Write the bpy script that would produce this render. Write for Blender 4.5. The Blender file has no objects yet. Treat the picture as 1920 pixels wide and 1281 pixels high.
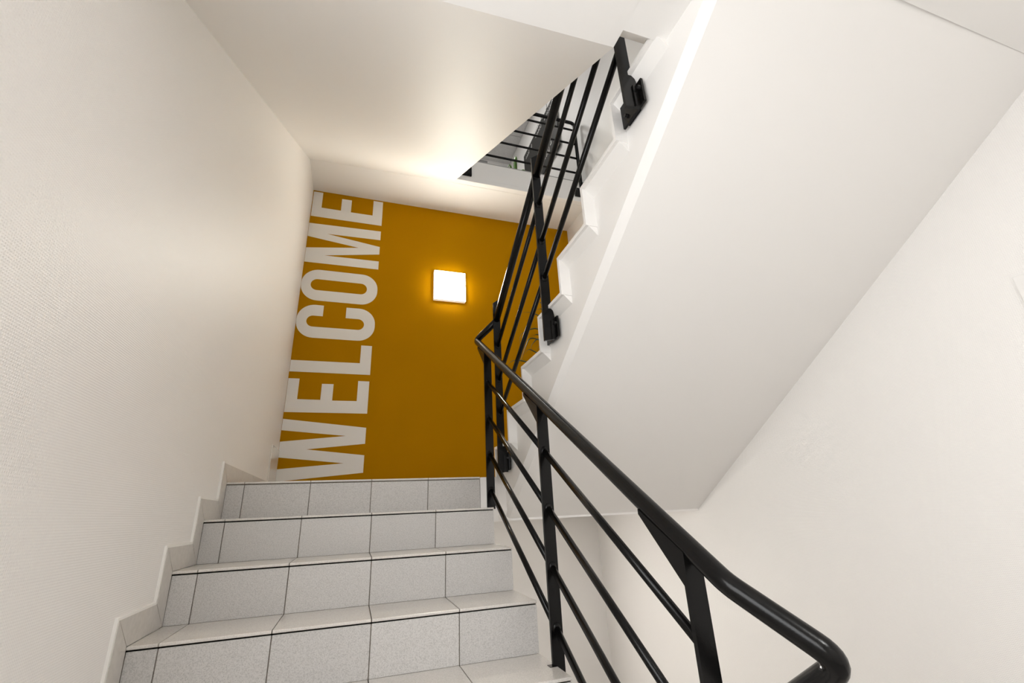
import bpy, bmesh, math, random
from mathutils import Vector, Matrix

random.seed(7)
scene = bpy.context.scene
COL = scene.collection

# ------------------------------------------------------------------ camera
cam_d = bpy.data.cameras.new('camera')
cam = bpy.data.objects.new('camera', cam_d)
COL.objects.link(cam)
PITCH, ROLL, YAW = 0.3598, 0.0477, -0.3364
cam_rot = (Matrix.Rotation(YAW, 4, 'Z') @ Matrix.Rotation(PITCH, 4, 'X') @ Matrix.Rotation(ROLL, 4, 'Y')
           @ Matrix.Rotation(math.pi / 2, 4, 'X'))
cam.matrix_world = Matrix.Translation((0.6064, -2.6489, -0.1966)) @ cam_rot
cam_d.sensor_width = 36.0
cam_d.lens = 846.14 / 1920.0 * 36.0
cam_d.clip_start = 0.02
scene.camera = cam

# ------------------------------------------------------------------ world and light
world = bpy.data.worlds.new('world')
scene.world = world
world.use_nodes = True
bg = world.node_tree.nodes['Background']
bg.inputs[0].default_value = (0.75, 0.86, 1.0, 1)
bg.inputs[1].default_value = 0.6


W_ = 2.835


def area(name, loc, direction, sx, sy, power, color):
    d = bpy.data.lights.new(name, 'AREA')
    d.shape = 'RECTANGLE'
    d.size, d.size_y = sx, sy
    d.energy = power
    d.color = color
    o = bpy.data.objects.new(name, d)
    COL.objects.link(o)
    o.location = loc
    o.rotation_euler = Vector(direction).to_track_quat('-Z', 'Z').to_euler()
    return o


# added fill light beside the camera, and daylight through the upper rear window
area('fill_light_left', (0.06, -2.75, 0.20), (1, 0, 0), 0.8, 1.5, 28.5, (0.98, 0.99, 1.0))
area('daylight_upper_window', (1.40, -4.36, 3.60), (0, 1, 0.05), 1.9, 1.9, 30, (0.90, 0.95, 1.0))

vs = scene.view_settings
vs.view_transform = 'Standard'
vs.look = 'None'
vs.gamma = 1.0
vs.use_curve_mapping = False
vs.exposure = 0.1
scene.cycles.use_denoising = True
scene.cycles.max_bounces = 8
scene.cycles.diffuse_bounces = 6
scene.cycles.glossy_bounces = 3
scene.cycles.use_adaptive_sampling = True
scene.cycles.adaptive_threshold = 0.03
scene.cycles.use_light_tree = False

# ------------------------------------------------------------------ materials


def new_mat(name):
    m = bpy.data.materials.new(name)
    m.use_nodes = True
    nt = m.node_tree
    return m, nt, nt.nodes['Principled BSDF']


def node(nt, kind, **kw):
    n = nt.nodes.new(kind)
    for k, v in kw.items():
        setattr(n, k, v)
    return n


def plain(name, col, rough=0.5, metal=0.0, noise=0.0, nscale=30.0, bump=0.0, spec=0.5, coat=0.0):
    m, nt, b = new_mat(name)
    b.inputs['Base Color'].default_value = (*col, 1)
    b.inputs['Roughness'].default_value = rough
    b.inputs['Metallic'].default_value = metal
    b.inputs['Specular IOR Level'].default_value = spec
    b.inputs['Coat Weight'].default_value = coat
    if noise or bump:
        tc = node(nt, 'ShaderNodeTexCoord')
        n = node(nt, 'ShaderNodeTexNoise')
        n.inputs['Scale'].default_value = nscale
        n.inputs['Detail'].default_value = 1.5
        nt.links.new(tc.outputs['Object'], n.inputs['Vector'])
        if noise:
            r = node(nt, 'ShaderNodeValToRGB')
            r.color_ramp.elements[0].position = 0.3
            r.color_ramp.elements[1].position = 0.7
            r.color_ramp.elements[0].color = (*[c * (1 - noise) for c in col], 1)
            r.color_ramp.elements[1].color = (*[min(1, c * (1 + noise)) for c in col], 1)
            nt.links.new(n.outputs['Fac'], r.inputs['Fac'])
            nt.links.new(r.outputs['Color'], b.inputs['Base Color'])
        if bump:
            bp = node(nt, 'ShaderNodeBump')
            bp.inputs['Strength'].default_value = 1.0
            bp.inputs['Distance'].default_value = bump
            nt.links.new(n.outputs['Fac'], bp.inputs['Height'])
            nt.links.new(bp.outputs['Normal'], b.inputs['Normal'])
    return m


def weave_wall(name, col, dist):
    """painted glass-fibre wallpaper: fine woven relief"""
    m, nt, b = new_mat(name)
    b.inputs['Base Color'].default_value = (*col, 1)
    b.inputs['Roughness'].default_value = 0.42
    b.inputs['Specular IOR Level'].default_value = 0.35
    tc = node(nt, 'ShaderNodeTexCoord')
    mp = node(nt, 'ShaderNodeMapping')
    nt.links.new(tc.outputs['Object'], mp.inputs['Vector'])
    hs = []
    for d in ('Y', 'Z'):
        w = node(nt, 'ShaderNodeTexWave', wave_type='BANDS', bands_direction=d)
        w.inputs['Scale'].default_value = 52.0
        w.inputs['Distortion'].default_value = 0.6
        w.inputs['Detail Scale'].default_value = 3.0
        nt.links.new(mp.outputs['Vector'], w.inputs['Vector'])
        hs.append(w)
    a = node(nt, 'ShaderNodeMath', operation='MULTIPLY')
    nt.links.new(hs[0].outputs['Fac'], a.inputs[0])
    nt.links.new(hs[1].outputs['Fac'], a.inputs[1])
    bp = node(nt, 'ShaderNodeBump')
    bp.inputs['Strength'].default_value = 1.0
    bp.inputs['Distance'].default_value = dist
    nt.links.new(a.outputs[0], bp.inputs['Height'])
    nt.links.new(bp.outputs['Normal'], b.inputs['Normal'])
    return m


def speckle_tile(name, col, dark, rough, coat=0.0):
    m, nt, b = new_mat(name)
    tc = node(nt, 'ShaderNodeTexCoord')
    oi = node(nt, 'ShaderNodeObjectInfo')
    add = node(nt, 'ShaderNodeVectorMath', operation='ADD')
    nt.links.new(tc.outputs['Object'], add.inputs[0])
    nt.links.new(oi.outputs['Location'], add.inputs[1])
    n = node(nt, 'ShaderNodeTexNoise')
    n.inputs['Scale'].default_value = 330.0
    n.inputs['Detail'].default_value = 3.0
    n.inputs['Roughness'].default_value = 0.7
    nt.links.new(add.outputs[0], n.inputs['Vector'])
    r = node(nt, 'ShaderNodeValToRGB')
    r.color_ramp.elements[0].position = 0.30
    r.color_ramp.elements[0].color = (*dark, 1)
    r.color_ramp.elements[1].position = 0.56
    r.color_ramp.elements[1].color = (*col, 1)
    nt.links.new(n.outputs['Fac'], r.inputs['Fac'])
    hv = node(nt, 'ShaderNodeHueSaturation')
    mr = node(nt, 'ShaderNodeMapRange')
    mr.inputs['To Min'].default_value = 0.96
    mr.inputs['To Max'].default_value = 1.04
    nt.links.new(oi.outputs['Random'], mr.inputs['Value'])
    nt.links.new(mr.outputs[0], hv.inputs['Value'])
    nt.links.new(r.outputs['Color'], hv.inputs['Color'])
    nt.links.new(hv.outputs['Color'], b.inputs['Base Color'])
    b.inputs['Roughness'].default_value = rough
    b.inputs['Coat Weight'].default_value = coat
    b.inputs['Coat Roughness'].default_value = 0.25
    return m


def emit(name, col, strength):
    m, nt, b = new_mat(name)
    b.inputs['Base Color'].default_value = (0.9, 0.9, 0.9, 1)
    b.inputs['Emission Color'].default_value = (*col, 1)
    b.inputs['Emission Strength'].default_value = strength
    return m


M = {}
M['wall'] = weave_wall('white_woven_wall_paint', (0.82, 0.80, 0.778), 0.0006)
M['plaster'] = plain('white_plaster', (0.82, 0.802, 0.78), 0.55)
M['mustard'] = plain('mustard_wall_paint', (0.41, 0.187, 0.0), 0.6, noise=0.02, nscale=2.0, spec=0.02)
M['letter'] = plain('white_letter_paint', (0.80, 0.785, 0.76), 0.5)
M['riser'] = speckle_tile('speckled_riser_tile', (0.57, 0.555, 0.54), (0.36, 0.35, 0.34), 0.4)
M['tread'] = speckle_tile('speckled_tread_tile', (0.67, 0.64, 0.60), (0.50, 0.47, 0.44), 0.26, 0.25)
M['skirt'] = plain('beige_skirting_tile', (0.56, 0.53, 0.495), 0.3, noise=0.05, nscale=60)
M['grout'] = plain('dark_grout', (0.23, 0.20, 0.17), 0.9, noise=0.2, nscale=90)
M['caulk'] = plain('white_caulk', (0.82, 0.80, 0.77), 0.45)
M['metal'] = plain('black_painted_steel', (0.0045, 0.0042, 0.004), 0.22, spec=0.2, bump=0.00012, nscale=420)
M['bolt'] = plain('dark_bolt_steel', (0.03, 0.03, 0.03), 0.3, metal=0.6)
M['lamp_body'] = plain('white_lamp_plastic', (0.82, 0.80, 0.76), 0.4)
M['lamp_side'] = emit('lamp_side_glow', (1.0, 0.86, 0.66), 0.55)
M['lamp_glow'] = emit('lamp_diffuser_glow', (1.0, 0.96, 0.84), 78.0)
M['lamp_glow_low'] = emit('lamp_diffuser_glow_lower_storey', (1.0, 0.955, 0.895), 67.0)
M['lamp_glow_top'] = emit('lamp_diffuser_glow_upper_floor', (1.0, 0.99, 0.96), 42.0)
M['fill_glow_entrance'] = emit('added_fill_glow_entrance', (1.0, 0.99, 0.97), 43.0)  # glow of the fill panel added behind the camera
M['panel_white'] = plain('white_panel_enamel', (0.80, 0.785, 0.765), 0.35)
M['hatch'] = plain('glossy_off_white_panel', (0.74, 0.72, 0.68), 0.12)
M['upper_floor'] = plain('grey_upper_floor', (0.35, 0.34, 0.33), 0.5)
M['ceiling_panel'] = plain('grey_ceiling_panel', (0.62, 0.61, 0.60), 0.7, noise=0.05, nscale=40)
M['board'] = plain('black_poster_board', (0.018, 0.017, 0.015), 0.5, spec=0.3)
M['ink_white'] = plain('white_print', (0.80, 0.79, 0.77), 0.5)
M['ink_black'] = plain('black_print', (0.03, 0.03, 0.03), 0.5)
M['ink_grey'] = plain('grey_print', (0.45, 0.44, 0.43), 0.5)
M['frame_grey'] = plain('grey_metal_frame', (0.45, 0.44, 0.43), 0.35)
M['leaf_dark'] = plain('dark_green_leaf', (0.012, 0.034, 0.009), 0.4, noise=0.3, nscale=8)
M['leaf_bright'] = plain('bright_green_leaf', (0.09, 0.22, 0.015), 0.35, noise=0.35, nscale=9)
M['pot'] = plain('grey_plant_pot', (0.30, 0.29, 0.28), 0.5)
M['soil'] = plain('potting_soil', (0.04, 0.025, 0.015), 0.95, noise=0.3, nscale=50)
M['cabinet'] = plain('grey_cabinet_paint', (0.27, 0.26, 0.255), 0.45)
M['window_frame'] = plain('white_window_frame', (0.80, 0.80, 0.79), 0.35)
M['glass_frost'] = plain('frosted_pane', (0.75, 0.80, 0.84), 0.2)

# ------------------------------------------------------------------ mesh helpers


def link(name, me, mat=None, parent=None):
    o = bpy.data.objects.new(name, me)
    COL.objects.link(o)
    if mat is not None and me is not None and not me.materials:
        me.materials.append(M[mat])
    if parent is not None:
        o.parent = parent
    return o


def tag(o, label=None, cat=None, group=None, kind=None):
    if label:
        o['label'] = label
    if cat:
        o['category'] = cat
    if group:
        o['group'] = group
    if kind:
        o['kind'] = kind
    return o


def empty(name, loc=(0, 0, 0)):
    o = bpy.data.objects.new(name, None)
    COL.objects.link(o)
    o.location = loc
    o.empty_display_size = 0.1
    return o


def pydata(name, vs_, fs):
    me = bpy.data.meshes.new(name)
    me.from_pydata([tuple(v) for v in vs_], [], fs)
    bm = bmesh.new()
    bm.from_mesh(me)
    bmesh.ops.triangulate(bm, faces=[f for f in bm.faces if len(f.verts) > 4], ngon_method='EAR_CLIP')
    bmesh.ops.recalc_face_normals(bm, faces=bm.faces)
    bm.to_mesh(me)
    bm.free()
    return me


def bm_to(name, bm, smooth=False):
    bmesh.ops.recalc_face_normals(bm, faces=bm.faces)
    me = bpy.data.meshes.new(name)
    bm.to_mesh(me)
    bm.free()
    if smooth:
        for p in me.polygons:
            p.use_smooth = True
    return me


def box_me(name, a, b, bevel=0.0):
    bm = bmesh.new()
    bmesh.ops.create_cube(bm, size=1)
    for v in bm.verts:
        v.co = Vector([a[i] + (v.co[i] + 0.5) * (b[i] - a[i]) for i in range(3)])
    if bevel:
        bmesh.ops.bevel(bm, geom=list(bm.edges), offset=bevel, segments=2, profile=0.5, affect='EDGES')
    return bm_to(name, bm)


def box(name, a, b, mat, parent=None, bevel=0.0):
    """box given by two corners; the object's origin sits at the box's bottom centre when it has no parent"""
    if parent is None:
        c = Vector(((a[0] + b[0]) / 2, (a[1] + b[1]) / 2, min(a[2], b[2])))
        o = link(name, box_me(name, Vector(a) - c, Vector(b) - c, bevel), mat)
        o.location = c
        return o
    off = parent_world(parent)
    return link(name, box_me(name, Vector(a) - off, Vector(b) - off, bevel), mat, parent)


def parent_world(p):
    v = Vector((0, 0, 0))
    while p is not None:
        v = v + p.location
        p = p.parent
    return v


def shift(me, off):
    me.transform(Matrix.Translation(-Vector(off)))
    return me


def add(name, me, mat, parent):
    """mesh in world coordinates, made a part of parent"""
    shift(me, parent_world(parent))
    return link(name, me, mat, parent)


def prism(name, poly, x0, x1):
    """polygon in (y, z) extruded along X"""
    n = len(poly)
    vs_ = [(x0, y, z) for y, z in poly] + [(x1, y, z) for y, z in poly]
    fs = [list(range(n)), list(range(n, 2 * n))] + [[i, (i + 1) % n, n + (i + 1) % n, n + i] for i in range(n)]
    return pydata(name, vs_, fs)


def prism_xz(name, poly, y0, y1):
    n = len(poly)
    vs_ = [(x, y0, z) for x, z in poly] + [(x, y1, z) for x, z in poly]
    fs = [list(range(n)), list(range(n, 2 * n))] + [[i, (i + 1) % n, n + (i + 1) % n, n + i] for i in range(n)]
    return pydata(name, vs_, fs)


def loft(name, polys):
    """polys: lists of 3-D points with equal counts, skinned one to the next and capped"""
    n = len(polys[0])
    vs_ = [p for poly in polys for p in poly]
    fs = [list(range(n)), list(range((len(polys) - 1) * n, len(polys) * n))]
    for k in range(len(polys) - 1):
        for i in range(n):
            fs.append([k * n + i, k * n + (i + 1) % n, (k + 1) * n + (i + 1) % n, (k + 1) * n + i])
    return pydata(name, vs_, fs)


def fillet(path, rad, seg=8):
    pts = [Vector(p) for p in path]
    if not isinstance(rad, (list, tuple)) and rad <= 0:
        return pts
    out = [pts[0]]
    for i in range(1, len(pts) - 1):
        a, b, c = pts[i - 1], pts[i], pts[i + 1]
        u, w = (a - b).normalized(), (c - b).normalized()
        ang = u.angle(w)
        r_ = rad[i] if isinstance(rad, (list, tuple)) else rad
        d = min(r_ / math.tan(ang / 2), (a - b).length * 0.48, (c - b).length * 0.48)
        p0, p1 = b + u * d, b + w * d
        for k in range(seg + 1):
            s = k / seg
            out.append(p0 * (1 - s) ** 2 + b * 2 * s * (1 - s) + p1 * s * s)
    out.append(pts[-1])
    return out


def tube_me(name, path, r, rad=0.0, sides=20, radii=None):
    pts = fillet(path, rad)
    bm = bmesh.new()
    rings = []
    t0 = (pts[1] - pts[0]).normalized()
    up = Vector((0, 0, 1)) if abs(t0.z) < 0.9 else Vector((1, 0, 0))
    nrm = t0.cross(up).normalized()
    for i, p in enumerate(pts):
        if i == 0:
            t = t0
        elif i == len(pts) - 1:
            t = (pts[i] - pts[i - 1]).normalized()
        else:
            t = ((pts[i + 1] - p).normalized() + (p - pts[i - 1]).normalized()).normalized()
        nrm = (nrm - t * nrm.dot(t)).normalized()
        bi = t.cross(nrm)
        rr = radii[i] if radii else r
        rings.append([bm.verts.new(p + (nrm * math.cos(a) + bi * math.sin(a)) * rr)
                      for a in [2 * math.pi * k / sides for k in range(sides)]])
    for a, b in zip(rings, rings[1:]):
        for k in range(sides):
            f = bm.faces.new((a[k], a[(k + 1) % sides], b[(k + 1) % sides], b[k]))
            f.smooth = True
    bm.faces.new(rings[0])
    bm.faces.new(list(reversed(rings[-1])))
    bmesh.ops.recalc_face_normals(bm, faces=bm.faces)
    me = bpy.data.meshes.new(name)
    bm.to_mesh(me)
    bm.free()
    return me


# ------------------------------------------------------------------ measures (metres)
W = 2.835                      # stairwell width
LY = 1.512                     # landing depth to the mustard wall
R1, T1 = 0.1723, 0.2738        # lower flight riser / going
R2, T2, Y20 = 0.1725, 0.2705, 0.039
REAR = -4.4
TOPF = 3.245                   # upper floor level
CEIL = 5.62
FLOOR0 = -9 * R1               # entrance landing below the camera

# ------------------------------------------------------------------ the setting


def struct(name, me, mat, label=None):
    o = link(name, me, mat)
    o['kind'] = 'structure'
    if label:
        o['label'] = label
    return o


struct('wall_left', box_me('wall_left', (-0.2, REAR - 0.2, -3.3), (0, 3.6, 5.9)), 'wall', 'white woven-texture wall left of the stairs')
struct('wall_right', box_me('wall_right', (W, REAR - 0.2, -3.3), (W + 0.2, 3.6, 5.9)), 'wall', 'white wall right of the returning flight')
wall_back = struct('wall_back', box_me('wall_back', (0, LY, 0.0), (W, LY + 0.2, 2.955)), 'mustard',
                   'mustard yellow wall of the half landing with white lettering')
struct('wall_back_lower', box_me('wall_back_lower', (0, LY, -3.3), (W, LY + 0.2, 0.0)), 'plaster', 'white wall below the half landing')
struct('wall_far', box_me('wall_far', (0, 3.4, 2.955), (W, 3.6, 5.9)), 'plaster', 'pale far wall of the upper floor')

# rear wall, behind the camera, with a window opening upstairs
WX0, WX1 = 0.45, 2.35
holes = [(2.65, 4.55)]
vs_, fs = [], []


def quadbox(x0, x1, z0, z1):
    b = len(vs_)
    for y in (REAR - 0.2, REAR):
        vs_.extend([(x0, y, z0), (x1, y, z0), (x1, y, z1), (x0, y, z1)])
    fs.extend([[b, b + 1, b + 2, b + 3], [b + 4, b + 5, b + 6, b + 7]] +
              [[b + i, b + (i + 1) % 4, b + 4 + (i + 1) % 4, b + 4 + i] for i in range(4)])


quadbox(0, WX0, -3.3, 5.9)
quadbox(WX1, W, -3.3, 5.9)
for z0, z1 in ((-3.3, holes[0][0]), (holes[0][1], 5.9)):
    quadbox(WX0, WX1, z0, z1)
struct('wall_rear', pydata('wall_rear', vs_, fs), 'plaster', 'white wall behind the camera with an upper window')
for i, (z0, z1) in enumerate(holes):
    wf = empty('window_%d' % (i + 1), ((WX0 + WX1) / 2, REAR - 0.1, z0))
    wf['kind'] = 'structure'
    wf['label'] = 'window of the upper stairwell'
    box('pane', (WX0 + 0.05, REAR - 0.105, z0 + 0.05), (WX1 - 0.05, REAR - 0.095, z1 - 0.05), 'glass_frost', wf)
    for a, b in (((WX0, z0), (WX1, z0 + 0.05)), ((WX0, z1 - 0.05), (WX1, z1)),
                 ((WX0, z0 + 0.05), (WX0 + 0.05, z1 - 0.05)), ((WX1 - 0.05, z0 + 0.05), (WX1, z1 - 0.05))):
        box('frame_bar', (a[0], REAR - 0.13, a[1]), (b[0], REAR - 0.07, b[1]), 'window_frame', wf)

# unseen pane and frame added on the solid left wall around the fill light
wf = empty('window_2', (0.025, -2.75, -0.60))
wf['kind'] = 'structure'
wf['label'] = 'added window frame around the fill light on the left wall beside the camera'
box('pane', (0.02, -3.15, -0.56), (0.024, -2.35, 0.96), 'glass_frost', wf)
for (ya, za), (yb, zb) in (((-3.19, -0.60), (-2.31, -0.56)), ((-3.19, 0.96), (-2.31, 1.0)), ((-3.19, -0.56), (-3.15, 0.96)), ((-2.35, -0.56), (-2.31, 0.96))):
    box('frame_bar', (0.0, ya, za), (0.05, yb, zb), 'window_frame', wf)

# half landing
XS = [0.0, 0.0885, 0.3915, 0.6945, 0.9975, 1.295]
J = 0.0017                     # half of a grout joint
landing = struct('floor', loft('floor', [[(x, 0.022, -0.018), (x, LY, -0.018), (x, LY, -0.247), (x, 0.022, -0.247)] for x in (0, 1.295)]
                               ), 'plaster', 'half landing below the mustard wall')
add('landing_edge', box_me('landing_edge', (1.297, 0.0, -0.247), (1.402, 0.2, -0.003), 0.003), 'plaster', landing)
add('landing_slab', box_me('landing_slab', (1.295, 0.2, -0.247), (W, LY, -0.018)), 'plaster', landing)
add('landing_slab', box_me('landing_slab', (1.402, 0.055, -0.2465), (W, 0.2, -0.018)), 'plaster', landing)
add('mortar_bed', box_me('mortar_bed', (0, 0.0095, -0.018), (1.295, LY, -0.0085)), 'grout', landing)
add('mortar_bed', box_me('mortar_bed', (1.295, 0.2, -0.018), (W, LY, -0.0085)), 'grout', landing)
xt = XS + [1.3, 1.603, 1.906, 2.209, 2.512, W]
xt = XS[:5] + [1.295, 1.598, 1.901, 2.204, 2.507, W]
yt = [0.303, 0.606, 0.909, 1.212, LY]
for y0, y1 in zip(yt, yt[1:]):
    for x0, x1 in zip(xt, xt[1:]):
        add('floor_tile', box_me('floor_tile', (x0 + J, y0 + J, -0.0085), (x1 - J, y1 - J, 0.0)), 'tread', landing)
for x0, x1 in zip(xt[5:], xt[6:]):
    add('floor_tile', box_me('floor_tile', (x0 + J, 0.2 + J, -0.0085), (x1 - J, 0.303 - J, 0.0)), 'tread', landing)

# entrance floor and the flight going further down, below the frame
struct('floor_entrance', box_me('floor_entrance', (0, REAR, FLOOR0 - 0.25), (W, -8 * T1, FLOOR0)), 'upper_floor', 'grey entrance landing')
struct('floor_basement', box_me('floor_basement', (0, REAR, -3.3), (W, LY, -3.15)), 'tread', 'tiled basement floor')
pts = [(-8 * T1, FLOOR0)]
for k in range(1, 9):
    pts += [(-8 * T1 + (k - 1) * T1, FLOOR0 - k * R1), (-8 * T1 + k * T1, FLOOR0 - k * R1)]
pts += [(pts[-1][0], -3.15), (-8 * T1, -3.15)]
struct('stairs_down', prism('stairs_down', pts, 1.45, W), 'tread', 'flight going down below the returning flight')

# floor slab of the next storey, above the camera
S3Y, S3ZL, S3ZR = -1.795, 1.12, 1.19
slab = struct('ceiling', loft('ceiling', [
    [(0, REAR, S3ZL + 0.0), (1.30, REAR, S3ZR), (1.45, REAR, 1.195), (W, REAR, 1.215),
     (W, REAR, 1.55), (0, REAR, 1.55)],
    [(0, -2.17, S3ZL), (1.30, -2.17, S3ZR), (1.45, -2.17, 1.195), (W, -2.17, 1.215),
     (W, -2.17, 1.55), (0, -2.17, 1.55)]]), 'plaster', 'white soffit of the floor slab above the camera')
add('slab_front', loft('slab_front', [
    [(0, -2.17, S3ZL), (1.30, -2.17, S3ZR), (1.30, -2.17, 1.55), (0, -2.17, 1.55)],
    [(0, S3Y, S3ZL), (1.30, S3Y, S3ZR), (1.30, S3Y, 1.55), (0, S3Y, 1.55)]]), 'plaster', slab)
add('slab_front', prism('slab_front', [(-2.17, 1.193), (-1.853, 1.19), (-1.797, 1.25), (-1.797, 1.55), (-2.17, 1.55)], 1.30, 1.4501), 'plaster', slab)

# upper floor slab, its front edge and lip
up = struct('floor_upper', box_me('floor_upper', (0, 1.03, 2.955), (W, 3.4, TOPF - 0.012)), 'plaster', 'upper floor slab with pale front edge')
add('edge_beam', box_me('edge_beam', (1.338, 0.978, 3.005), (W, 1.03, TOPF - 0.012)), 'plaster', up)
add('edge_lip', box_me('edge_lip', (1.338, 0.966, 2.955), (W, 1.03, 3.005), 0.004), 'plaster', up)
add('floor_covering', box_me('floor_covering', (0, 0.978, TOPF - 0.012), (W, 3.4, TOPF)), 'upper_floor', up)

# upper ceiling of square panels
uc = struct('ceiling_upper', box_me('ceiling_upper', (0, REAR, CEIL), (W, 3.4, CEIL + 0.2)), 'plaster', 'panelled ceiling of the upper floor')
px = [0.0, 0.48, 1.08, 1.68, 2.28, W]
py = [1.55, 2.15, 2.75, 3.4]
for x0, x1 in zip(px, px[1:]):
    for y0, y1 in zip(py, py[1:]):
        add('ceiling_panel', box_me('ceiling_panel', (x0 + 0.004, y0 + 0.004, CEIL - 0.012), (x1 - 0.004, y1 - 0.004, CEIL), 0.003), 'ceiling_panel', uc)

# ------------------------------------------------------------------ lower flight (towards the landing)
fl1 = empty('stair_flight', (0.65, -8 * T1, FLOOR0))
tag(fl1, kind='structure', label='tiled stair flight climbing along the left wall to the mustard wall')
pts = [(0.022, -0.018)]
for k in range(0, 8):
    pts += [(-k * T1 + 0.014, -k * R1 - 0.018), (-k * T1 + 0.014, -(k + 1) * R1 - 0.018)]
pts += [(-8 * T1 + 0.014, -8 * R1 - 0.018), (-8 * T1 + 0.014, FLOOR0), (-7.2 * T1, FLOOR0 - 0.1), (0.022, -0.247)]
add('concrete_body', prism('concrete_body', pts, 0.0, 1.283), 'plaster', fl1)
bm = bmesh.new()


def bm_box(bm, a, b):
    v = [bm.verts.new((x, y, z)) for x in (a[0], b[0]) for y in (a[1], b[1]) for z in (a[2], b[2])]
    for f in ((0, 1, 3, 2), (4, 5, 7, 6), (0, 1, 5, 4), (2, 3, 7, 6), (0, 2, 6, 4), (1, 3, 7, 5)):
        bm.faces.new([v[i] for i in f])


for k in range(0, 9):
    y, z = -k * T1, -k * R1
    bm_box(bm, (0.0, y + 0.0095, z - R1 - 0.0085 if k < 8 else FLOOR0), (1.2935, y + 0.014, z - 0.0095))
    if k:
        bm_box(bm, (0.0, y + 0.0095, z - 0.018), (1.2935, y + T1 + 0.014, z - 0.0095))
add('mortar_bed', bm_to('mortar_bed', bm), 'grout', fl1)


def tread_tile(x0, x1, depth):
    """floor tile with a rounded nosing; local origin at the nose, top level"""
    poly = [(depth, 0.0), (0.004, 0.0), (0.0012, -0.0008), (0.0, -0.003), (0.0, -0.0075), (0.002, -0.0095), (depth, -0.0095)]
    me = prism('tread_tile', poly, x0, x1)
    return me


tm = {}
for k in range(0, 9):
    y, z = -k * T1, -k * R1
    for i in range(5):
        x0, x1 = XS[i] + J, XS[i + 1] - (J if i < 4 else 0)
        if i == 0:
            x0 = XS[0] + 0.010
        depth = 0.303 - J if k == 0 else T1 + 0.0055
        key = ('t', i, k == 0)
        if key not in tm:
            tm[key] = tread_tile(x0, x1, depth)
            tm[key].materials.append(M['tread'])
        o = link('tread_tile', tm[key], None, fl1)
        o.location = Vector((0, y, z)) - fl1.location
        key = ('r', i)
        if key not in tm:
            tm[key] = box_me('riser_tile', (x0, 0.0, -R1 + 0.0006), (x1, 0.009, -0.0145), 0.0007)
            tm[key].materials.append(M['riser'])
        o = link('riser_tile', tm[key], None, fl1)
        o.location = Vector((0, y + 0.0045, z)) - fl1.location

# stepped tile skirting along the left wall
sk = empty('baseboard_left', (0.005, -0.9, -0.5))
tag(sk, kind='structure', label='stepped tile skirting along the left wall')
A_, B_ = 0.092, 0.083           # how far the band stands ahead of a nose / above a tread
TH = 0.010


def quad_piece(name, q, x0, x1, mat):
    add(name, prism(name, q, x0, x1), mat, sk)


def shrink(q, d):
    c = Vector((sum(p[0] for p in q) / len(q), sum(p[1] for p in q) / len(q)))
    out = []
    for p in q:
        v = Vector(p) - c
        out.append(tuple(c + v * (1 - d / v.length)))
    return out


for k in range(1, 9):
    yn, zn = -k * T1, -k * R1                     # nose of tread k
    yi = -(k - 1) * T1                            # riser foot behind it
    q = [(yn - A_, zn + B_), (yn - 0.001, zn + 0.001), (yi + 0.0035, zn + 0.001), (yi - A_, zn + B_)]
    quad_piece('skirting_tile', shrink(q, 0.0015), 0.0, TH, 'skirt')
    q = [(yi - A_, zn + B_), (yi + 0.0035, zn + 0.001), (yi - 0.001, zn + R1 + 0.001), (yi - A_, zn + R1 + B_)]
    quad_piece('skirting_tile', shrink(q, 0.0015), 0.0, TH, 'skirt')
q = [(-A_, B_), (0, 0.001), (0.303, 0.001), (0.303, B_)]
quad_piece('skirting_tile', shrink(q, 0.0015), 0.0, TH, 'skirt')
for y0 in (0.3045, 0.6075, 0.9105):
    quad_piece('skirting_tile', [(y0, 0.001), (y0 + 0.3, 0.001), (y0 + 0.3, B_), (y0, B_)] if y0 < 0.9 else
               [(y0, 0.001), (1.165, 0.001), (1.165, B_), (y0, B_)], 0.0, TH, 'skirt')
# painted filler edge behind the tiles
outer = []
inner = []
for k in range(8, 0, -1):
    yn, zn = -k * T1, -k * R1
    outer += [(yn - A_ - 0.007, zn + B_ + 0.007), (yn + T1 - A_ - 0.007, zn + B_ + 0.007)]
    inner += [(yn - 0.05, zn + 0.03), (yn + T1 - 0.05, zn + 0.03)]
outer += [(-A_ - 0.007, B_ + 0.007), (1.165, B_ + 0.007)]
inner += [(-0.05, 0.03), (1.165, 0.03)]
go_, gi_ = [], []
for k in range(8, 0, -1):
    yn, zn = -k * T1, -k * R1
    go_ += [(yn - A_ + 0.003, zn + B_ - 0.003), (yn + T1 - A_ + 0.003, zn + B_ - 0.003)]
    gi_ += [(yn - 0.003, zn + 0.002), (yn + T1 - 0.003, zn + 0.002)]
go_ += [(-A_ + 0.003, B_ - 0.003), (1.162, B_ - 0.003)]
gi_ += [(-0.003, 0.002), (1.162, 0.002)]
add('joint_grout', prism('joint_grout', go_ + gi_[::-1], 0.0, 0.0092), 'grout', sk)
add('filler_edge', prism('filler_edge', outer + inner[::-1], 0.0, 0.0085), 'caulk', sk)

# ------------------------------------------------------------------ returning flight (right)
fl2 = empty('stair_flight', (2.1, -1.0, -0.2))
tag(fl2, kind='structure', label='white plastered stair flight rising back over the right side with smooth sloping soffit')


def soff2(y):
    return 0.644 - 0.652 * (y + 1.293)


def body2(x, ch):
    p = [(x, 0.055, soff2(0.055) + ch), (x, Y20, 0.0)]
    for j in range(1, 10):
        yj = Y20 - (j - 1) * T2
        p += [(x, yj, (j - 1) * R2), (x, yj, j * R2)]
    p += [(x, -2.17, 9 * R2), (x, -2.17, soff2(-2.17) + ch)]
    return p


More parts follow.
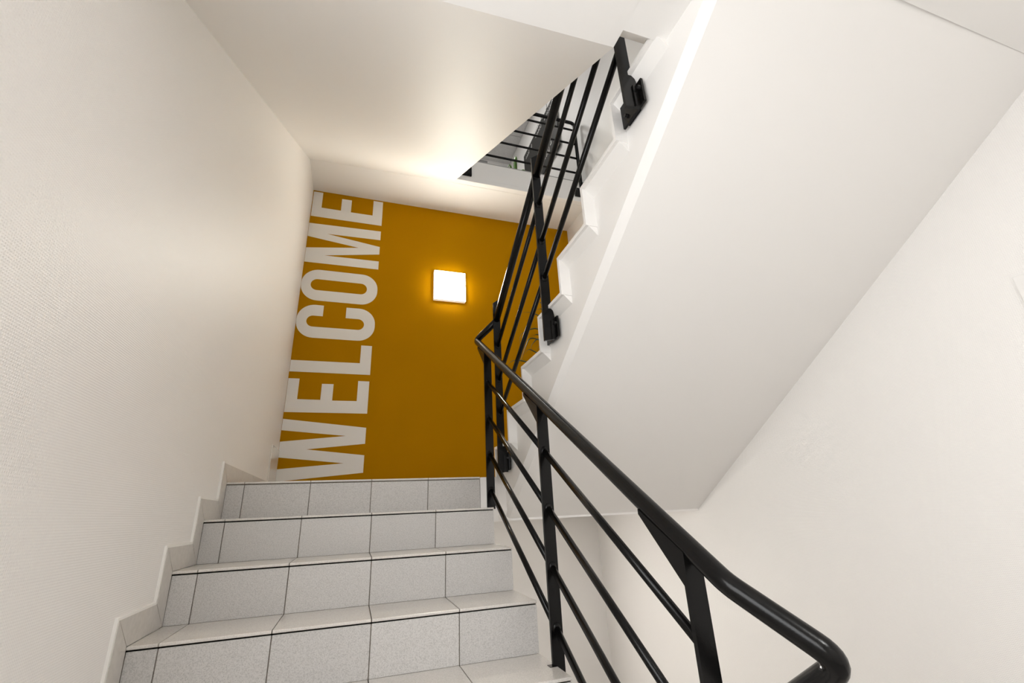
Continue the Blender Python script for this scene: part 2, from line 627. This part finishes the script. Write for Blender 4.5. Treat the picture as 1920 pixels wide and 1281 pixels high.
add('plaster_body', loft('plaster_body', [body2(1.45, 0.022), body2(1.483, 0.0), body2(W, 0.0)]), 'plaster', fl2)
TP = 0.016
prof, back = [(Y20, -0.247)], [(Y20 - 0.05, -0.19)]
for j in range(1, 9):
    yj = Y20 - (j - 1) * T2
    prof += [(yj, j * R2), (yj - T2, j * R2)]
    back += [(yj - TP, j * R2 - TP), (yj - T2 - TP, j * R2 - TP)]
prof += [(prof[-1][0], 9 * R2)]
back += [(prof[-1][0] - TP, 9 * R2)]
add('step_edge', prism('step_edge', prof + back[::-1], 1.40, 1.4505), 'plaster', fl2)

for j in range(1, 9):
    ya, yb_, zt_ = Y20 - (j - 1) * T2 - TP, Y20 - j * T2 - TP + 0.004, j * R2 - 0.004
    add('step_splay', loft('step_splay', [[(1.401, y, zt_), (1.4506, y, zt_), (1.4506, y, zt_ - 0.05)] for y in (ya, yb_)]), 'plaster', fl2)

# ------------------------------------------------------------------ flight above, seen only from below
fl3 = empty('stair_flight', (0.65, -0.4, 1.2))
tag(fl3, kind='structure', label='white soffit of the upper stair flight sloping up over the left side')
SHY, SHZL, SHZR = 1.03, 2.93, 2.955


def sect3(f, xr):
    y = S3Y + (SHY - S3Y) * f
    zl, zr = S3ZL + (SHZL - S3ZL) * f, S3ZR + (SHZR - S3ZR) * f
    return [(0, y, zl), (xr, y, zr), (xr, y, zr + 0.29), (0, y, zr + 0.29)]


add('plaster_body', loft('plaster_body', [sect3(f / 8, 1.30 + 0.036 * f / 8) for f in range(9)]), 'plaster', fl3)

# ------------------------------------------------------------------ WELCOME painted up the mustard wall
YL0, YL1 = LY - 0.0015, LY + 0.002


def stadium(x0, x1, z0, z1, r, n=10):
    r = min(r, (x1 - x0) / 2 - 1e-4, (z1 - z0) / 2 - 1e-4)
    out = []
    for cx, cz, a0 in ((x1 - r, z1 - r, 0), (x0 + r, z1 - r, 90), (x0 + r, z0 + r, 180), (x1 - r, z0 + r, 270)):
        for k in range(n + 1):
            a = math.radians(a0 + 90 * k / n)
            out.append((cx + r * math.cos(a), cz + r * math.sin(a)))
    return out


def letter(polys):
    me = None
    bm = bmesh.new()
    for p in polys:
        a = [bm.verts.new((x, YL0, z)) for x, z in p]
        b = [bm.verts.new((x, YL1, z)) for x, z in p]
        bm.faces.new(a)
        bm.faces.new(b)
        n = len(p)
        for i in range(n):
            bm.faces.new((a[i], a[(i + 1) % n], b[(i + 1) % n], b[i]))
    add('letter', bm_to('letter', bm), 'letter', wall_back)


def ribbon(outer_, inner_, closed):
    n = len(outer_)
    polys = []
    rng = range(n) if closed else range(n - 1)
    for i in rng:
        j = (i + 1) % n
        polys.append([outer_[i], outer_[j], inner_[j], inner_[i]])
    bm = bmesh.new()
    o0 = [bm.verts.new((x, YL0, z)) for x, z in outer_]
    i0 = [bm.verts.new((x, YL0, z)) for x, z in inner_]
    for i in rng:
        j = (i + 1) % n
        bm.faces.new((o0[i], o0[j], i0[j], i0[i]))
    ret = bmesh.ops.extrude_face_region(bm, geom=list(bm.faces))
    for v in ret['geom']:
        if isinstance(v, bmesh.types.BMVert):
            v.co.y = YL1
    add('letter', bm_to('letter', bm), 'letter', wall_back)


XL, XB = 0.002, 0.676
# W
letter([[(XL, 0.107), (0.670, 0.166), (0.670, 0.311), (0.205, 0.361), (0.670, 0.408), (0.670, 0.546), (XL, 0.613), (XL, 0.518),
         (0.509, 0.474), (XL, 0.424), (XL, 0.298), (0.509, 0.246), (XL, 0.204)]])
# E
def letter_e(z0, x0, x1):
    letter([[(x0, z0), (x1, z0), (x1, z0 + 0.295), (x1 - 0.096, z0 + 0.295), (x1 - 0.096, z0 + 0.110), (x0 + 0.368, z0 + 0.109),
             (x0 + 0.368, z0 + 0.257), (x0 + 0.272, z0 + 0.256), (x0 + 0.272, z0 + 0.112), (x0 + 0.088, z0 + 0.113),
             (x0 + 0.088, z0 + 0.295), (x0, z0 + 0.295)]])


letter_e(0.671, XL, 0.670)
# L
letter([[(XL, 1.028), (0.672, 1.028), (0.672, 1.309), (0.576, 1.309), (0.576, 1.135), (XL, 1.133)]])
# C: open ring
oc = stadium(XL - 0.001, 0.684, 1.353, 1.680, 0.15)
ic = stadium(0.085, 0.586, 1.461, 1.571, 0.0549)
n4 = len(oc) // 4
oc_open = [(0.219, 1.679)] + oc[n4:] + oc[:n4] + [(0.418, 1.679)]
ic_open = [(0.219, 1.571)] + ic[n4:] + ic[:n4] + [(0.418, 1.571)]
ribbon(oc_open, ic_open, False)
# O
ribbon(stadium(XL - 0.001, 0.686, 1.726, 2.050, 0.15), stadium(0.083, 0.588, 1.833, 1.949, 0.0575), True)
# M
letter([[(XL, 2.122), (0.681, 2.127), (0.681, 2.219), (0.166, 2.213), (0.681, 2.300), (0.681, 2.388), (0.168, 2.461), (0.682, 2.470),
         (0.682, 2.574), (XL, 2.560), (XL, 2.409), (0.482, 2.347), (XL, 2.278)]])
# E
letter_e(2.645, 0.006, 0.684)

# ------------------------------------------------------------------ square wall lamps


def wall_lamp(x, y, z, s, ny, label, glow='lamp_glow'):
    """z is the lower edge; ny = -1 faces towards -Y"""
    e = empty('wall_lamp', (x, y, z))
    tag(e, label, 'lamp')
    d = 0.045
    add('base_plate', box_me('base_plate', (x - s / 2 + 0.012, min(y, y + ny * 0.016), z + 0.012), (x + s / 2 - 0.012, max(y, y + ny * 0.016), z + s - 0.012)), 'lamp_body', e)
    add('housing', box_me('housing', (x - s / 2, min(y + ny * 0.002, y + ny * d), z), (x + s / 2, max(y + ny * 0.002, y + ny * d), z + s), 0.003), 'lamp_side', e)
    add('diffuser', box_me('diffuser', (x - s / 2 + 0.003, min(y + ny * d, y + ny * (d + 0.006)), z + 0.003),
                           (x + s / 2 - 0.003, max(y + ny * d, y + ny * (d + 0.006)), z + s - 0.003), 0.002), glow, e)
    return e


wall_lamp(1.397, LY, 1.845, 0.328, -1, 'glowing square wall lamp on the mustard wall')

# ------------------------------------------------------------------ small fittings on the walls
hp = box('access_panel', (0.0, 1.17, 0.012), (0.008, LY - 0.004, 0.352), 'hatch', bevel=0.001)
tag(hp, 'glossy off-white panel low on the left wall beside the letter W', 'panel')
cb = empty('wall_cabinet', (W, -2.0, -0.05))
tag(cb, 'flat white wall cabinet at the right edge of the picture', 'cabinet')
add('cabinet_door', box_me('cabinet_door', (W - 0.006, -2.25, -0.05), (W, -1.846, 0.521), 0.003), 'panel_white', cb)
add('cabinet_frame', box_me('cabinet_frame', (W - 0.002, -2.255, -0.055), (W - 0.0001, -1.841, 0.526), 0.0005), 'panel_white', cb)

# ------------------------------------------------------------------ railings
HR = 0.0215                    # handrail radius
BR = 0.0118                    # bar radius


def weld(x, y, z, r=0.0115):
    bm = bmesh.new()
    bmesh.ops.create_uvsphere(bm, u_segments=12, v_segments=6, radius=r)
    for v in bm.verts:
        v.co = Vector((v.co.x + x, v.co.y * 0.45 + y, v.co.z * 1.15 + z))
    return bm_to('weld', bm, True)


def bolt(p, axis, r=0.008, h=0.007):
    """hexagon head standing out along -X or -Y"""
    bm = bmesh.new()
    bmesh.ops.create_cone(bm, cap_ends=True, segments=6, radius1=r, radius2=r * 0.92, depth=h)
    ax = Vector(axis)
    m = Matrix.Translation(Vector(p) + ax * h / 2) @ ax.to_track_quat('Z', 'Y').to_matrix().to_4x4()
    bm.transform(m)
    return bm_to('bolt', bm)


# --- railing of the lower flight
X1 = 1.305
S1 = 0.636


def h1(y):
    return 0.868 + S1 * (y - 0.065)


ra1 = empty('stair_railing', (X1, -0.97, -0.75))
tag(ra1, 'black steel stair railing climbing beside both flights around the narrow stairwell', 'railing')
Y1 = [-0.19, -0.97, -1.748]
X2 = 1.392


def h2(y):
    return 0.873 - 0.62 * y


BEND = (X1, -1.845, h1(-1.845))
ELB = (1.384, -1.987, -0.453)
path = [(X1, 0.068, h1(0.068) + 0.004), BEND, ELB, (1.398, -1.86, -0.535), (1.398, -1.2, -0.955)]
conn = [(X2 - 0.004, -0.118, h2(-0.118) - 0.008), (X1 + 0.004, 0.085, h1(0.068) + 0.008)]
full = [conn[0]] + [(X1 + 0.002, 0.075, h1(0.068) + 0.006)] + path[1:]
add('handrail', tube_me('handrail', full, HR, [0, 0.03, 0.10, 0.030, 0.03, 0]), 'metal', ra1)
offs1 = (0.19, 0.40, 0.60, 0.79)
PW, PT = 0.044, 0.012
for k, y in enumerate(Y1):
    zt = h1(y) - 0.010
    zb = (-R1, -4 * R1, -7 * R1)[k] - (0.008, 0.022, 0.02)[k]
    zk = h1(y) - 0.075
    po = add('post', prism('post', [(y - PT / 2, zb), (y + PT / 2, zb), (y + PT / 2, zk), (y + 0.145, h1(y + 0.145) - 0.024), (y + 0.145, h1(y + 0.145) - 0.012), (y - PT / 2, zt)],
                           X1 - PW / 2, X1 + PW / 2), 'metal', ra1)
    for q in offs1:
        if k < 2:
            add('weld', weld(X1, y - PT / 2, h1(y) - q, 0.0155), 'metal', po)
for q in offs1:
    ys = Y1
    for a, b in zip(ys, ys[1:]):
        add('bar', tube_me('bar', [(X1, a, h1(a) - q), (X1, b, h1(b) - q)], BR, sides=14), 'metal', ra1)
# notch plates where posts pass the treads
add('post_plate', box_me('post_plate', (X1 - PW / 2 - 0.014, -0.97 - 0.014, -4 * R1 - 0.002), (1.294, -0.97 + 0.014, -4 * R1 + 0.0012)), 'metal', ra1)

# --- railing of the returning flight
ra2 = ra1                      # welded on: its handrail turns into the first one at the landing
Y2 = [-0.125, -0.905, -1.715]
offs2 = (0.184, 0.40, 0.604)
for k, y in enumerate(Y2):
    zt = h2(y) + 0.112
    zb = soff2(y) + 0.122
    x0, x1 = X2 - PW / 2, X2 + PW / 2
    po = add('post', prism_xz('post', [(x0, zb), (1.4275, zb + 0.012), (1.4275, zb + 0.12), (x1, zb + 0.19), (x1, zt + 0.035), (x0, zt)],
                              y - PT / 2, y + PT / 2), 'metal', ra2)
    pl = add('bracket_plate', box_me('bracket_plate', (1.427, y - 0.030, zb + 0.018), (1.436, y + 0.100, zb + 0.118), 0.001), 'metal', ra2)
    add('fin', box_me('fin', (1.406, y - PT / 2 - 0.006, zb + 0.008), (1.4255, y - PT / 2, zb + 0.10), 0.001), 'metal', ra2)
    add('spacer', box_me('spacer', (1.435, y + 0.02, zb + 0.03), (1.4502, y + 0.09, zb + 0.10)), 'metal', ra2)
    for yy, zz in ((y - 0.019, zb + 0.085), (y + 0.070, zb + 0.05)):
        add('bolt', bolt((1.427, yy, zz), (-1, 0, 0), 0.0075, 0.009), 'bolt', pl)
    for q in offs2 if k < 2 else ():
        add('weld', weld(X2, y - PT / 2, h2(y) - q, 0.0155), 'metal', po)
for q in offs2:
    ys = Y2 + [-2.2]
    for a, b in zip(Y2, Y2[1:]):
        add('bar', tube_me('bar', [(X2, a, h2(a) - q), (X2, b, h2(b) - q)], BR, sides=14), 'metal', ra2)
for a, b in zip(Y2, Y2[1:]):
    add('handrail', tube_me('handrail', [(X2, a, h2(a)), (X2, b, h2(b))], 0.0215), 'metal', ra2)

# --- guard railing of the upper floor
YG = 0.962
ra3 = empty('guard_railing', (2.1, YG, 3.03))
tag(ra3, 'black guard railing with horizontal bars along the upper floor edge', 'railing')
add('handrail', tube_me('handrail', [(1.40, YG, 4.08), (2.775, YG, 4.085), (2.775, YG, 3.06)], 0.0195, 0.05), 'metal', ra3)
add('post', box_me('post', (1.475, YG - 0.006, 3.03), (1.515, YG + 0.006, 4.075)), 'metal', ra3)
for z in (3.968, 3.758, 3.55, 3.338):
    add('bar', tube_me('bar', [(1.40, YG, z), (2.775, YG, z + 0.004)], 0.0118, sides=12), 'metal', ra3)
for x0, x1 in ((1.42, 1.52), (2.69, 2.80)):
    pl = add('bracket_plate', box_me('bracket_plate', (x0, YG - 0.004, 3.026), (x1, 0.979, 3.134), 0.001), 'metal', ra3)
    for xx, zz in ((x0 + 0.025, 3.10), (x0 + 0.07, 3.06)):
        add('bolt', bolt((xx, YG - 0.004, zz), (0, -1, 0), 0.008, 0.007), 'bolt', pl)

# ------------------------------------------------------------------ upper floor: board, prints, cabinet, plant
bd = empty('notice_board', (W, 2.02, 4.197))
tag(bd, 'black notice board with white print on the upper floor wall', 'board')
BX = W - 0.035
add('board_panel', box_me('board_panel', (BX, 1.41, 4.197), (W - 0.02, 2.632, 5.086), 0.002), 'board', bd)
add('board_batten', box_me('board_batten', (W - 0.02, 1.5, 4.3), (W - 0.001, 2.5, 5.0)), 'frame_grey', bd)


def marks(parent, name, mat, x, rows):
    """small printed strokes on a plane of constant X"""
    bm = bmesh.new()
    for y0, y1, z, h, n in rows:
        step = (y1 - y0) / n
        for k in range(n):
            a = y0 + k * step + step * random.uniform(0.0, 0.15)
            b = a + step * random.uniform(0.45, 0.75)
            hh = h * random.uniform(0.6, 1.0)
            for (p0, p1, q0, q1) in ((a, b, z, z + hh * 0.3), (a, a + (b - a) * 0.35, z, z + hh)):
                vv = [bm.verts.new((xx, yy, zz)) for xx in (x, x + 0.0015) for yy, zz in ((p0, q0), (p1, q0), (p1, q1), (p0, q1))]
                bm.faces.new(vv[:4])
                bm.faces.new(vv[4:])
                for i in range(4):
                    bm.faces.new((vv[i], vv[(i + 1) % 4], vv[4 + (i + 1) % 4], vv[4 + i]))
    o = add(name, bm_to(name, bm), mat, parent)
    o['kind'] = 'stuff'
    return o


marks(bd, 'print', 'ink_white', BX - 0.001, [(2.40, 2.56, 4.96, 0.07, 4), (2.28, 2.34, 4.97, 0.09, 1), (1.90, 2.14, 4.985, 0.07, 5),
                                             (1.55, 1.80, 4.98, 0.07, 6), (1.70, 1.98, 4.355, 0.08, 6), (1.62, 1.68, 4.42, 0.06, 1)])
ws = empty('wall_print', (W, 2.0, 5.12))
tag(ws, 'black and grey printed marks on the wall above the notice board', 'wall print')
marks(ws, 'dark_print', 'ink_black', W - 0.0015, [(1.72, 1.80, 5.16, 0.10, 1), (1.93, 2.0, 5.16, 0.09, 1), (2.06, 2.13, 5.14, 0.07, 1)])
marks(ws, 'grey_print', 'ink_grey', W - 0.0015, [(2.10, 2.30, 5.19, 0.05, 5)])

gc = empty('storage_cabinet', (1.74, 1.75, TOPF))
tag(gc, 'small grey cabinet standing behind the guard railing', 'cabinet')
add('cabinet_body', box_me('cabinet_body', (1.60, 1.6, TOPF), (1.885, 1.9, 3.87), 0.004), 'cabinet', gc)
add('cabinet_door', box_me('cabinet_door', (1.61, 1.588, TOPF + 0.03), (1.80, 1.6, 3.85), 0.002), 'cabinet', gc)
add('cabinet_handle', tube_me('cabinet_handle', [(1.79, 1.586, 3.6), (1.79, 1.574, 3.61), (1.79, 1.574, 3.70), (1.79, 1.586, 3.71)], 0.004, 0.01, 8), 'frame_grey', gc)


def pot(parent, x, y, z, r, h):
    bm = bmesh.new()
    prof_ = [(0.0, 0.0), (r * 0.72, 0.0), (r * 0.97, h * 0.92), (r * 1.05, h * 0.92), (r * 1.05, h), (r * 0.9, h), (r * 0.88, h * 0.9)]
    seg = 24
    rings = []
    for pr, pz in prof_[1:]:
        rings.append([bm.verts.new((x + pr * math.cos(2 * math.pi * k / seg), y + pr * math.sin(2 * math.pi * k / seg), z + pz)) for k in range(seg)])
    bm.faces.new(rings[0])
    for a, b in zip(rings, rings[1:]):
        for k in range(seg):
            bm.faces.new((a[k], a[(k + 1) % seg], b[(k + 1) % seg], b[k]))
    add('pot', bm_to('pot', bm), 'pot', parent)
    bm = bmesh.new()
    bmesh.ops.create_cone(bm, cap_ends=True, segments=24, radius1=r * 0.86, radius2=r * 0.86, depth=0.02)
    bm.transform(Matrix.Translation((x, y, z + h * 0.88)))
    add('soil', bm_to('soil', bm), 'soil', parent)


def leaf(parent, pts_, w, mat, thick=0.0012):
    """arching strap leaf through the given points, folded along its midrib"""
    P = [Vector(p) for p in pts_]
    fine = []
    for i in range(len(P) - 1):          # Catmull-Rom
        p0, p1, p2, p3 = P[max(i - 1, 0)], P[i], P[i + 1], P[min(i + 2, len(P) - 1)]
        for k in range(6):
            t = k / 6
            fine.append(0.5 * ((2 * p1) + (p2 - p0) * t + (2 * p0 - 5 * p1 + 4 * p2 - p3) * t * t + (3 * p1 - p0 - 3 * p2 + p3) * t ** 3))
    fine.append(P[-1])
    n = len(fine)
    bm = bmesh.new()
    rows = []
    for i, p in enumerate(fine):
        t = (fine[min(i + 1, n - 1)] - fine[max(i - 1, 0)]).normalized()
        side = t.cross(Vector((0.25, 1.0, 0.35))).normalized()
        nn = side.cross(t).normalized()
        s = i / (n - 1)
        ww = w * (0.55 + 0.45 * math.sin(math.pi * min(1, s * 1.25 + 0.12))) * (1 - max(0, s - 0.55) / 0.45 * 0.9)
        rows.append([bm.verts.new(p - side * ww / 2 + nn * ww * 0.15), bm.verts.new(p - nn * thick),
                     bm.verts.new(p + side * ww / 2 + nn * ww * 0.15), bm.verts.new(p + nn * thick)])
    for a, b in zip(rows, rows[1:]):
        for k in range(4):
            f = bm.faces.new((a[k], a[(k + 1) % 4], b[(k + 1) % 4], b[k]))
            f.smooth = True
    add('leaf', bm_to('leaf', bm, True), mat, parent)


pu = empty('potted_plant', (2.30, 1.78, TOPF))
tag(pu, 'green strap-leaved plant peeking over the upper floor edge', 'plant')
pot(pu, 2.30, 1.78, TOPF, 0.13, 0.24)
for dx, dy, h, w in ((0.02, -0.02, 0.93, 0.055), (-0.05, 0.0, 0.80, 0.04), (0.10, -0.02, 0.74, 0.04), (0.17, 0.03, 0.66, 0.04), (-0.14, 0.05, 0.62, 0.04), (0.02, 0.12, 0.7, 0.04), (-0.06, -0.12, 0.55, 0.04)):
    leaf(pu, [(2.30, 1.78, TOPF + 0.2), (2.30 + dx * 0.4, 1.78 + dy * 0.4, TOPF + h * 0.6), (2.30 + dx, 1.78 + dy, TOPF + h), (2.30 + dx * 2.0, 1.78 + dy * 2, TOPF + h * 0.9)], w, 'leaf_bright')

# ------------------------------------------------------------------ plant on the half landing, behind the returning flight
pp = empty('potted_plant', (2.42, 1.18, 0.0))
tag(pp, 'dark thin-leaved plant arching out from behind the white stair side', 'plant')
pot(pp, 2.42, 1.18, 0.0, 0.15, 0.30)
add('stem', tube_me('stem', [(2.42, 1.18, 0.25), (2.43, 1.19, 0.7), (2.41, 1.18, 1.15), (2.42, 1.19, 1.62)], 0.012, 0.3, 10), 'leaf_dark', pp)
LEAVES = [
    ([(2.005, 1.0, 1.07), (1.951, 1.0, 1.078), (1.894, 1.0, 1.076), (1.85, 1.0, 1.051), (1.816, 1.0, 1.01)], 0.95),
    ([(2.166, 1.05, 1.425), (2.101, 1.05, 1.42), (2.014, 1.05, 1.373), (1.982, 1.05, 1.325), (1.974, 1.05, 1.25)], 1.28),
    ([(2.196, 1.12, 1.35), (2.151, 1.12, 1.319), (2.117, 1.12, 1.271), (2.112, 1.12, 1.194)], 1.18),
    ([(2.143, 1.08, 1.199), (2.084, 1.08, 1.222), (2.049, 1.08, 1.203), (2.021, 1.08, 1.16)], 1.05),
    ([(2.215, 1.15, 1.622), (2.136, 1.15, 1.643), (2.053, 1.15, 1.629)], 1.45),
    ([(2.291, 1.2, 1.781), (2.263, 1.2, 1.795), (2.206, 1.2, 1.797)], 1.6),
    ([(2.202, 1.1, 1.269), (2.186, 1.1, 1.261), (2.16, 1.1, 1.225)], 1.15),
    ([(2.208, 1.15, 1.409), (2.176, 1.15, 1.406), (2.148, 1.15, 1.392)], 1.3),
    ([(2.29, 1.2, 1.716), (2.257, 1.2, 1.71), (2.223, 1.2, 1.695)], 1.55),
    ([(2.10, 1.06, 1.33), (2.041, 1.05, 1.255), (1.983, 1.05, 1.103), (1.975, 1.05, 1.045)], 1.2),
]
for pts_, zb in LEAVES:
    leaf(pp, [(2.415, 1.18, zb)] + [Vector((2.415, 1.18, zb)).lerp(Vector(pts_[0]), 0.5) + Vector((0, 0, 0.05))] + pts_, 0.012, 'leaf_dark')
for a, h in ((0.3, 1.35), (1.1, 1.5), (-0.4, 1.6), (-1.0, 1.25), (0.8, 1.0), (0.0, 1.1)):
    dx, dy = math.cos(a) * 0.3, math.sin(a) * 0.2
    leaf(pp, [(2.415, 1.18, h), (2.415 + dx * 0.4, 1.18 + dy * 0.4, h + 0.14), (2.415 + dx * 0.8, 1.18 + dy * 0.8, h + 0.12), (2.415 + dx, 1.18 + dy, h - 0.05)], 0.0095, 'leaf_dark')

# ------------------------------------------------------------------ lamps of the other storeys, and an added entrance fill
wall_lamp(1.397, LY, 1.845 - 3.10, 0.328, -1, 'square wall lamp on the white wall below the half landing', 'lamp_glow_low')
ul = empty('ceiling_lamp', (1.6, 2.0, CEIL - 0.05))
tag(ul, 'square ceiling lamp of the upper floor', 'lamp')
add('housing', box_me('housing', (1.38, 1.78, CEIL - 0.045), (1.82, 2.22, CEIL - 0.012), 0.003), 'lamp_body', ul)
add('diffuser', box_me('diffuser', (1.385, 1.785, CEIL - 0.051), (1.815, 2.215, CEIL - 0.045), 0.002), 'lamp_glow_top', ul)
el = empty('ceiling_lamp', (1.42, -3.45, 1.15))  # unseen lamp, added to brighten the side walls and soffits
tag(el, 'added square fill light over the entrance landing behind the camera', 'lamp')
add('housing', box_me('housing', (1.20, -3.67, 1.15), (1.64, -3.23, 1.195), 0.003), 'lamp_body', el)
add('diffuser', box_me('diffuser', (1.205, -3.665, 1.144), (1.635, -3.235, 1.15), 0.002), 'fill_glow_entrance', el)
